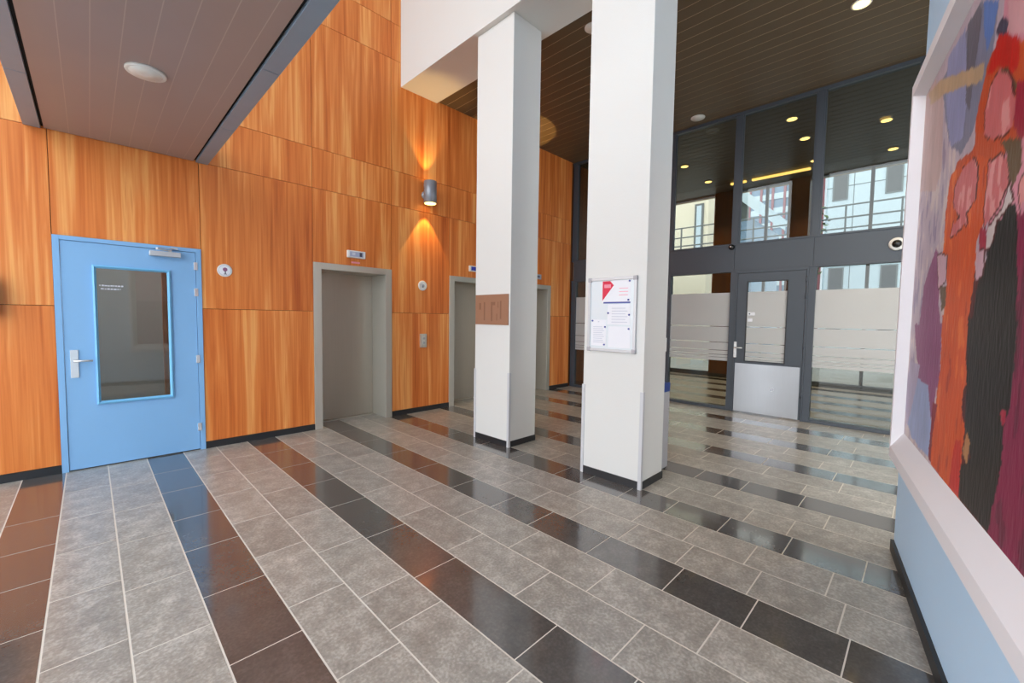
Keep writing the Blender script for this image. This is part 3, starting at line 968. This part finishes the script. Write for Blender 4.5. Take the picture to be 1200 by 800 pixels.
wu = empty('added_wall_unit', 'made-up dark brown unit in place of a shadow at the picture edge beside the blue door', 'wall unit')  # made-up dark unit in place of a shadow at the wall's edge
MB().prism([(-0.80, 1.46), (-0.56, 1.46), (-0.545, 1.50), (-0.545, 1.74), (-0.575, 1.80), (-0.62, 1.83), (-0.80, 1.83)],
           lambda u, v, h: (u, h, v), WY - 0.09, WY).build('cover', 'shadow_brown', wu, bevel=0.01)
box(-0.76, -0.62, WY - 0.10, WY - 0.09, 1.55, 1.70).build('front_panel', 'plastic_dark', wu)
centre_origin(wu, (-0.67, WY, 1.46))

# ================================================================== THINGS ON THE COLUMNS
CF = 3.382
pl = empty('plaque', 'brown plaque with dark lettering on the white column', 'plaque')
box(CF - 0.012, CF, 3.41, 3.985, 1.42, 1.778).build('panel', 'plaque', pl, bevel=0.002)
for k, (yy, z0, z1, w) in enumerate(((3.90, 1.60, 1.68, 0.03), (3.82, 1.47, 1.69, 0.022), (3.69, 1.46, 1.69, 0.026), (3.655, 1.65, 1.69, 0.05),
                                     (3.60, 1.47, 1.55, 0.012), (3.535, 1.49, 1.70, 0.022), (3.58, 1.62, 1.69, 0.012))):
    box(CF - 0.0135, CF - 0.012, yy - w / 2, yy + w / 2, z0, z1).build('lettering', 'plaque_ink', pl)
centre_origin(pl, (CF, 3.7, 1.42))

nb = empty('notice_board', 'white notice board with aluminium frame hanging on the column', 'notice board')
ya, yb, za, zb = 1.815, 2.315, 1.205, 1.885
box(CF - 0.014, CF, ya + 0.01, yb - 0.01, za + 0.01, zb - 0.01).build('panel', 'board', nb)
for q in ((ya, ya + 0.026, za + 0.02, zb - 0.02), (yb - 0.026, yb, za + 0.02, zb - 0.02),
          (ya + 0.02, yb - 0.02, za, za + 0.026), (ya + 0.02, yb - 0.02, zb - 0.026, zb)):
    box(CF - 0.024, CF - 0.001, *q).build('frame_rail', 'alu', nb, bevel=0.003)
for yy in (ya - 0.004, yb - 0.036):
    for zz in (za - 0.004, zb - 0.036):
        box(CF - 0.027, CF - 0.001, yy, yy + 0.04, zz, zz + 0.04).build('frame_corner', 'plastic_grey', nb, bevel=0.006)
centre_origin(nb, (CF, 2.07, za))
PX = CF - 0.0145


def notice(y0, y1, z0, z1, label):
    """y0 is the left edge as you face the board (larger y)"""
    p = empty('notice_sheet', label, 'paper')
    box(PX - 0.001, PX, min(y0, y1), max(y0, y1), z0, z1).build('sheet', 'paper', p)
    return p


n1 = notice(2.165, 1.875, 1.655, 1.855, 'paper notice with a red arrow shape at the top of the board')
MB().prism([(2.162, 1.852), (2.085, 1.852), (2.045, 1.812), (2.162, 1.672)], lambda u, v, h: (h, u, v), PX - 0.0018, PX - 0.001).build('red_arrow', 'ink_red', n1)
box(PX - 0.0022, PX - 0.0018, 2.075, 2.145, 1.790, 1.822).build('pale_lettering', 'ink_pink', n1)
box(PX - 0.0018, PX - 0.001, 1.875, 2.15, 1.648, 1.662).build('blue_line', 'ink_blue', n1)
for k in range(3):
    box(PX - 0.0018, PX - 0.001, 1.90, 1.99, 1.72 + 0.03 * k, 1.725 + 0.03 * k).build('text_line', 'ink_pink', n1)
n2 = notice(2.105, 1.875, 1.455, 1.640, 'wide paper notice under the one with the red arrow')
for k in range(6):
    box(PX - 0.0018, PX - 0.001, 1.90 + 0.02 * (k % 2), 2.06, 1.475 + 0.025 * k, 1.482 + 0.025 * k).build('text_line', 'ink_pale', n2)
n3 = notice(2.275, 2.115, 1.255, 1.50, 'narrow paper with printed text at the lower corner of the board')
for k in range(9):
    box(PX - 0.0018, PX - 0.001, 2.135 + 0.01 * (k % 3), 2.255, 1.285 + 0.018 * k, 1.291 + 0.018 * k).build('text_line', 'ink_pale', n3)
box(PX - 0.0018, PX - 0.001, 2.19, 2.205, 1.475, 1.485).build('crest_mark', 'ink_pale', n3)
n4 = notice(2.09, 1.865, 1.245, 1.440, 'blank bluish white paper at the bottom of the board')
for n_, c_ in ((n1, (CF, 2.02, 1.66)), (n2, (CF, 2.01, 1.46)), (n3, (CF, 2.2, 1.26)), (n4, (CF, 1.98, 1.25))):
    centre_origin(n_, c_)
MAGS = (((1.885, 1.845), 'small blue magnet on the upper corner of the red arrow notice'),
        ((1.893, 1.678), 'small blue magnet just above the blue line of the red arrow notice'),
        ((2.095, 1.560), 'small blue magnet on the wide notice beside the bare board strip'),
        ((2.262, 1.488), 'small blue magnet on the narrow text sheet beside the aluminium frame'),
        ((2.125, 1.432), 'small blue magnet between the narrow text sheet and the blank paper'),
        ((1.882, 1.545), 'small blue magnet on the wide notice beside the aluminium frame'),
        ((1.882, 1.420), 'small blue magnet on the upper corner of the blank bluish paper'),
        ((2.130, 1.268), 'small blue magnet at the foot of the narrow text sheet'))
for (yy, zz), lb_ in MAGS:
    mg = MB().lathe([(0.0080, 0), (0.0080, 0.007), (0.006, 0.009)], (PX - 0.0025, yy, zz), (-1, 0, 0), 16).build('board_magnet', 'ink_blue', smooth=True)
    tag(mg, lb_, 'magnet', 'magnets on the notice board')

# slim unit and small box behind the notice-board column
bn = empty('sanitiser_stand', 'slim light grey stand with blue top behind the notice board column', 'stand')
box(3.83, 4.10, 1.815, 2.10, 0.02, 0.79).build('body', 'plastic_grey', bn, bevel=0.006)
box(3.828, 4.102, 1.813, 2.102, 0.79, 0.88).build('top_band', 'blue_plastic', bn, bevel=0.004)
box(3.85, 4.08, 1.83, 2.08, 0.0, 0.02).build('foot', 'black_base', bn)
centre_origin(bn, (3.96, 1.96, 0))
wbx = box(3.80, 3.90, 1.772, 1.87, 1.20, 1.335).build('switch_box', 'plastic_white', bevel=0.006)
tag(wbx, 'small white switch box on the rear of the notice board column', 'switch')

# cameras on the transom of the partition
c1 = empty('security_camera', 'small black dome camera on the dark transom above the door', 'camera')
MB().lathe([(0.045, 0), (0.045, 0.03), (0.038, 0.055), (0.02, 0.07), (0.004, 0.074)], (FX0, 2.375, 2.725), (-1, 0, 0), 20).build('dome', 'plastic_dark', c1, smooth=True)
MB().lathe([(0.012, 0.06), (0.011, 0.078)], (FX0, 2.36, 2.728), (-1, 0.2, 0), 12).build('lens', 'chrome', c1, smooth=True)
centre_origin(c1, (FX0, 2.375, 2.725))
c2 = empty('security_camera', 'white ringed dome camera on the transom beside the painting', 'camera')
MB().lathe([(0.085, 0), (0.085, 0.02), (0.075, 0.035), (0.05, 0.038)], (FX0, 0.345, 2.55), (-1, 0, 0), 28).build('housing', 'plastic_white', c2, smooth=True)
MB().lathe([(0.052, 0.036), (0.046, 0.056), (0.028, 0.072), (0.006, 0.078)], (FX0, 0.345, 2.55), (-1, 0, 0), 24).build('dome', 'plastic_dark', c2, smooth=True)
centre_origin(c2, (FX0, 0.345, 2.55))

# ================================================================== PAINTING
pa = empty('painting', 'large abstract painting with orange, black and magenta bands in a deep white frame', 'painting')
SA, SB = -0.31, -3.05           # far and near end of the canvas
ZB_, ZT_ = 0.85, 2.80
CD, LD = 0.030, 0.084           # canvas and front lip, out of the wall
OUT = dict(far=-0.255, near=-3.16, low=0.69, high=2.885)
INN = dict(far=-0.292, near=-3.12, low=0.755, high=2.82)


def member(pts):
    m = MB(); m.hexa(pts); return m


# each member: lip front, outer side on the wall and the splayed inner face down to the canvas
def frame_side(a_out, b_out, a_in, b_in, a_cv, b_cv, name):
    """corners a and b as (s, z) for outer edge, inner lip edge and canvas edge"""
    m = MB()
    i = 0
    m.v = [rw(a_out[0], 0.0, a_out[1]), rw(a_out[0], LD, a_out[1]), rw(a_in[0], LD, a_in[1]), rw(a_cv[0], CD, a_cv[1]), rw(a_cv[0], 0.0, a_cv[1]),
           rw(b_out[0], 0.0, b_out[1]), rw(b_out[0], LD, b_out[1]), rw(b_in[0], LD, b_in[1]), rw(b_cv[0], CD, b_cv[1]), rw(b_cv[0], 0.0, b_cv[1])]
    for k in range(5):
        l = (k + 1) % 5
        m.f.append((k, l, 5 + l, 5 + k))
    m.f.append((0, 1, 2, 3, 4)); m.f.append((9, 8, 7, 6, 5))
    return m.build(name, 'frame_white', pa)


o_ = [(OUT['far'], OUT['low']), (OUT['near'], OUT['low']), (OUT['near'], OUT['high']), (OUT['far'], OUT['high'])]
i_ = [(INN['far'], INN['low']), (INN['near'], INN['low']), (INN['near'], INN['high']), (INN['far'], INN['high'])]
c_ = [(SA, ZB_), (SB, ZB_), (SB, ZT_), (SA, ZT_)]
for k in range(4):
    l = (k + 1) % 4
    frame_side(o_[k], o_[l], i_[k], i_[l], c_[k], c_[l], 'frame_member')

PCOL = dict(lilac=(206, 190, 204), pinkbeige=(214, 186, 184), greyblue=(140, 142, 168), bluelilac=(160, 164, 206), blue=(104, 138, 208),
            darkgrey=(112, 108, 122), warm=(206, 176, 140), pinktop=(232, 178, 186), slate=(78, 74, 98), redorange=(214, 88, 44), red=(214, 36, 26),
            olive=(112, 88, 62), pink=(222, 118, 122), crimson=(176, 34, 66), orange=(230, 92, 26), pinkr=(224, 150, 170), black=(36, 28, 24),
            magenta=(140, 22, 72), white=(226, 214, 214), palep=(220, 182, 196), mauve=(156, 84, 132), skyblue=(164, 180, 222), lilac2=(188, 176, 206),
            darkred=(150, 24, 52), ochre=(196, 140, 90))
POLYS = [
('lilac',[(1.567,3.694),(-0.99,2.555),(-1.303,0.881),(0.151,0.434)]),
('pinkbeige',[(-0.101,2.824),(-0.525,2.784),(-0.742,2.645),(-0.816,2.236),(-0.708,2.162),(-0.251,2.275)]),
('greyblue',[(-0.681,2.714),(-1.293,2.735),(-1.5,2.612),(-1.458,2.42),(-1.304,2.256),(-1.143,2.211),(-0.955,2.29),(-0.831,2.469)]),
('bluelilac',[(-0.789,2.763),(-1.07,2.748),(-1.174,2.448),(-1.158,2.275),(-0.955,2.29),(-0.806,2.558)]),
('blue',[(-1.321,2.718),(-1.5,2.612),(-1.455,2.53),(-1.398,2.486),(-1.332,2.62)]),
('darkgrey',[(-1.1,2.748),(-1.268,2.734),(-1.305,2.681),(-1.265,2.529),(-1.226,2.351),(-1.153,2.414)]),
('warm',[(-0.375,2.783),(-0.677,2.725),(-1.381,2.457),(-1.37,2.401),(-0.748,2.622),(-0.454,2.692)]),
('pinktop',[(-1.588,2.559),(-1.928,2.355),(-1.943,2.271),(-1.693,2.388),(-1.61,2.453)]),
('slate',[(-1.481,2.509),(-1.538,2.527),(-1.604,2.483),(-1.593,2.449),(-1.521,2.466)]),
('redorange',[(-1.411,2.428),(-1.529,2.476),(-1.898,2.246),(-1.947,2.118),(-1.855,2.042),(-1.695,2.048),(-1.505,2.015),(-1.249,2.027),(-1.01,2.087),(-1.084,2.194),(-1.322,2.178),(-1.324,2.28)]),
('red',[(-1.518,2.482),(-1.612,2.445),(-1.715,2.365),(-1.73,2.288),(-1.647,2.276),(-1.553,2.367),(-1.419,2.394),(-1.473,2.449)]),
('olive',[(-1.553,2.367),(-1.64,2.312),(-1.744,2.219),(-1.695,2.216),(-1.607,2.294)]),
('pink',[(-1.554,2.359),(-1.667,2.267),(-1.737,2.172),(-1.717,2.111),(-1.565,2.125),(-1.433,2.179),(-1.424,2.272),(-1.476,2.339)]),
('crimson',[(-1.723,2.241),(-1.821,2.214),(-1.883,2.044),(-1.779,2.045),(-1.727,2.101)]),
('orange',[(-0.991,2.157),(-1.267,2.162),(-1.529,2.072),(-1.496,1.896),(-1.506,1.853),(-1.439,1.807),(-1.442,1.738),(-1.447,1.661),(-1.386,1.436),(-1.459,1.265),(-1.069,1.215),(-1.051,1.423),(-1.037,1.549),(-1.064,1.672),(-0.958,1.829),(-0.95,2.011)]),
('pink',[(-1.318,2.138),(-1.388,2.082),(-1.389,1.962),(-1.262,1.931),(-1.303,1.891),(-1.064,1.886),(-1.09,1.932),(-1.211,1.942),(-1.09,2.001),(-1.087,2.081),(-1.178,2.134)]),
('pink',[(-1.508,2.063),(-1.621,2.058),(-1.692,2.014),(-1.715,1.95),(-1.639,1.881),(-1.521,1.842),(-1.496,1.896),(-1.512,1.989)]),
('olive',[(-1.611,2.107),(-1.796,2.043),(-1.813,1.957),(-1.758,1.925),(-1.713,1.958),(-1.69,2.022)]),
('pinkr',[(-1.803,1.919),(-1.846,1.941),(-2.053,1.898),(-2.079,1.751),(-1.91,1.79),(-1.841,1.817)]),
('black',[(-1.778,1.871),(-1.823,1.82),(-1.889,1.454),(-1.874,1.319),(-1.486,1.269),(-1.45,1.473),(-1.492,1.641),(-1.556,1.693),(-1.567,1.747),(-1.63,1.822),(-1.724,1.862)]),
('magenta',[(-1.814,1.822),(-1.874,1.817),(-2.228,1.742),(-2.29,1.373),(-1.874,1.319),(-1.867,1.521)]),
('white',[(-1.728,1.932),(-1.767,1.881),(-1.646,1.85),(-1.598,1.766),(-1.544,1.742),(-1.561,1.827),(-1.681,1.879)]),
('crimson',[(-1.459,1.837),(-1.55,1.821),(-1.555,1.749),(-1.481,1.742)]),
('palep',[(-1.447,1.772),(-1.53,1.752),(-1.536,1.67),(-1.474,1.659),(-1.448,1.712)]),
('mauve',[(-0.6,1.705),(-0.811,1.871),(-0.938,1.778),(-0.938,1.594),(-1.039,1.423),(-1.048,1.212),(-0.599,1.155),(-0.545,1.507)]),
('palep',[(-0.849,1.821),(-1.026,1.81),(-1.037,1.695),(-0.916,1.672)]),
('olive',[(-0.938,1.67),(-1.051,1.673),(-1.069,1.579),(-1.003,1.549)]),
('mauve',[(-0.42,1.497),(-1.034,1.499),(-1.025,1.326),(-0.99,1.131),(-0.901,0.992),(-0.762,1.208),(-0.529,1.305)]),
('skyblue',[(-0.515,1.215),(-0.836,1.201),(-0.951,1.049),(-0.974,0.864),(-0.54,0.88),(-0.374,0.938)]),
('lilac2',[(-0.348,1.292),(-0.623,1.277),(-0.55,1.113),(-0.387,0.902),(-0.292,1.019)]),
('orange',[(-1.025,1.528),(-1.409,1.525),(-1.419,1.321),(-1.412,1.186),(-1.471,1.113),(-1.448,0.962),(-1.46,0.832),(-0.976,0.857),(-0.964,1.006),(-1.02,1.136),(-1.053,1.328)]),
('darkred',[(-0.956,1.14),(-1.049,1.14),(-0.998,0.998),(-0.994,0.862),(-0.941,0.862)]),
('red',[(-1.359,1.051),(-1.428,1.073),(-1.462,0.857),(-1.316,0.859)]),
('black',[(-1.409,1.525),(-1.882,1.521),(-1.868,1.365),(-1.872,1.263),(-1.838,1.19),(-1.837,1.074),(-1.79,0.91),(-1.784,0.847),(-1.454,0.854),(-1.445,0.974),(-1.568,1.031),(-1.471,1.113),(-1.433,1.346)]),
('ochre',[(-1.464,1.027),(-1.5,1.107),(-1.544,1.082),(-1.52,0.995)]),
('magenta',[(-1.882,1.521),(-2.415,1.516),(-2.492,1.012),(-2.243,0.867),(-1.782,0.856),(-1.801,0.924),(-1.849,1.078),(-1.838,1.19),(-1.887,1.275)]),
('crimson',[(-1.801,1.241),(-1.834,1.266),(-1.856,1.223),(-1.823,1.197)]),
]


def inside(poly, X, Y):
    r = np.zeros(X.shape, bool)
    n = len(poly)
    for k in range(n):
        (x0, y0), (x1, y1) = poly[k], poly[(k + 1) % n]
        cnd = ((y0 > Y) != (y1 > Y))
        xi = (x1 - x0) * (Y - y0) / ((y1 - y0) if y1 != y0 else 1e-9) + x0
        r ^= cnd & (X < xi)
    return r


NU, NVV = 300, 214
us = np.linspace(SA, SB, NU); vs = np.linspace(ZB_, ZT_, NVV)
U, V = np.meshgrid(us, vs)
dU = np.zeros_like(U); dV = np.zeros_like(V); tone = np.zeros_like(U); strk = np.zeros_like(U)
for j in range(NVV):
    for i in range(NU):
        p = Vector((us[i] * 7, vs[j] * 7, 0.3))
        n1v = noise.noise(p) * 0.6 + noise.noise(p * 3.1) * 0.4
        n2v = noise.noise(p + Vector((9, 4, 2))) * 0.6 + noise.noise(p * 3.1 + Vector((3, 7, 1))) * 0.4
        n3v = noise.noise(p * 9.0 + Vector((1, 5, 9)))
        dU[j, i] = 0.014 * n1v + 0.010 * n3v; dV[j, i] = 0.020 * n2v
        tone[j, i] = noise.noise(Vector((us[i] * 26, vs[j] * 9, 1.7))) * 0.55 + noise.noise(Vector((us[i] * 8, vs[j] * 4, 5.1))) * 0.45
        strk[j, i] = noise.noise(Vector((us[i] * 4, vs[j] * 3, 8.0)))
cols = np.zeros((NVV, NU, 4)); cols[..., 3] = 1
cols[..., :3] = srgb(*PCOL['lilac'])[:3]
cols[U < -1.75] = srgb(*PCOL['magenta'])
cols[(U < -1.15) & (U > -1.75) & (V < 1.7)] = srgb(96, 28, 26)
top = (U < -1.55) & (V > 1.75)
cols[top] = srgb(*PCOL['pinkr'])
for k, poly in POLYS:
    m_ = inside(poly, U + dU, V + dV)
    if k in ('pink', 'pinkr', 'white', 'palep'):          # dark broken contour round the pale shapes
        e_ = m_.copy()
        for sh, ax in ((1, 0), (-1, 0), (1, 1), (-1, 1), (2, 1)):
            e_ |= np.roll(m_, sh, ax)
        e_ &= ~m_ & (tone > -0.12)
        cols[e_] = srgb(96, 34, 30)
    cols[m_] = srgb(*PCOL[k])
    if k in ('pink', 'pinkr'):                            # paler middle of each stroke
        i_m = m_ & (tone > 0.18)
        cols[i_m] = srgb(236, 158, 158)
    if k == 'orange':
        cols[m_ & (tone > 0.28)] = srgb(240, 120, 50)
        cols[m_ & (tone < -0.34)] = srgb(206, 62, 22)
    if k == 'lilac':
        cols[m_ & (tone > 0.15)] = srgb(222, 206, 206)
        cols[m_ & (tone < -0.2)] = srgb(176, 160, 190)
    if k == 'magenta':
        cols[m_ & (tone < -0.2)] = srgb(112, 12, 56)
cols[..., :3] *= (1 + 0.22 * tone[..., None])
cols[..., :3] *= 0.86
cols = np.clip(cols, 0, 1)
me = bpy.data.meshes.new('canvas')
verts = [rw(us[i], CD, vs[j]) for j in range(NVV) for i in range(NU)]
nfront = len(verts)
faces = [(j * NU + i, j * NU + i + 1, (j + 1) * NU + i + 1, (j + 1) * NU + i) for j in range(NVV - 1) for i in range(NU - 1)]
bi = len(verts)
verts += [rw(SA, CD - 0.02, ZB_), rw(SB, CD - 0.02, ZB_), rw(SB, CD - 0.02, ZT_), rw(SA, CD - 0.02, ZT_)]
cr = [0, NU - 1, NVV * NU - 1, (NVV - 1) * NU]
faces.append((bi + 3, bi + 2, bi + 1, bi))
for k in range(4):
    l = (k + 1) % 4
    faces.append((cr[k], bi + k, bi + l, cr[l]))
me.from_pydata(verts, [], faces)
ca = me.color_attributes.new('paint', 'FLOAT_COLOR', 'POINT')
buf = np.ones((len(verts), 4), np.float32); buf[:nfront] = cols.reshape(-1, 4)
ca.data.foreach_set('color', buf.ravel())
bmx = bmesh.new(); bmx.from_mesh(me)
bmesh.ops.recalc_face_normals(bmx, faces=bmx.faces)
bmx.to_mesh(me); bmx.free()
pm, nt, b = new_mat('oil_paint')
at = nt.nodes.new('ShaderNodeAttribute'); at.attribute_name = 'paint'
nt.links.new(at.outputs['Color'], b.inputs['Base Color'])
b.inputs['Roughness'].default_value = 0.38
b.inputs['Specular IOR Level'].default_value = 0.22
tc = nt.nodes.new('ShaderNodeTexCoord'); mp = nt.nodes.new('ShaderNodeMapping'); mp.inputs['Scale'].default_value = (60, 60, 14)
nz = nt.nodes.new('ShaderNodeTexNoise'); nz.inputs['Scale'].default_value = 1.0; nz.inputs['Detail'].default_value = 4
bp = nt.nodes.new('ShaderNodeBump'); bp.inputs['Strength'].default_value = 0.35; bp.inputs['Distance'].default_value = 0.006
nt.links.new(tc.outputs['Object'], mp.inputs[0]); nt.links.new(mp.outputs[0], nz.inputs['Vector'])
nt.links.new(nz.outputs['Fac'], bp.inputs['Height']); nt.links.new(bp.outputs['Normal'], b.inputs['Normal'])
me.materials.append(pm)
co = bpy.data.objects.new('canvas', me); COL.objects.link(co); co.parent = pa
centre_origin(pa, rw(-1.7, 0, OUT['low']))
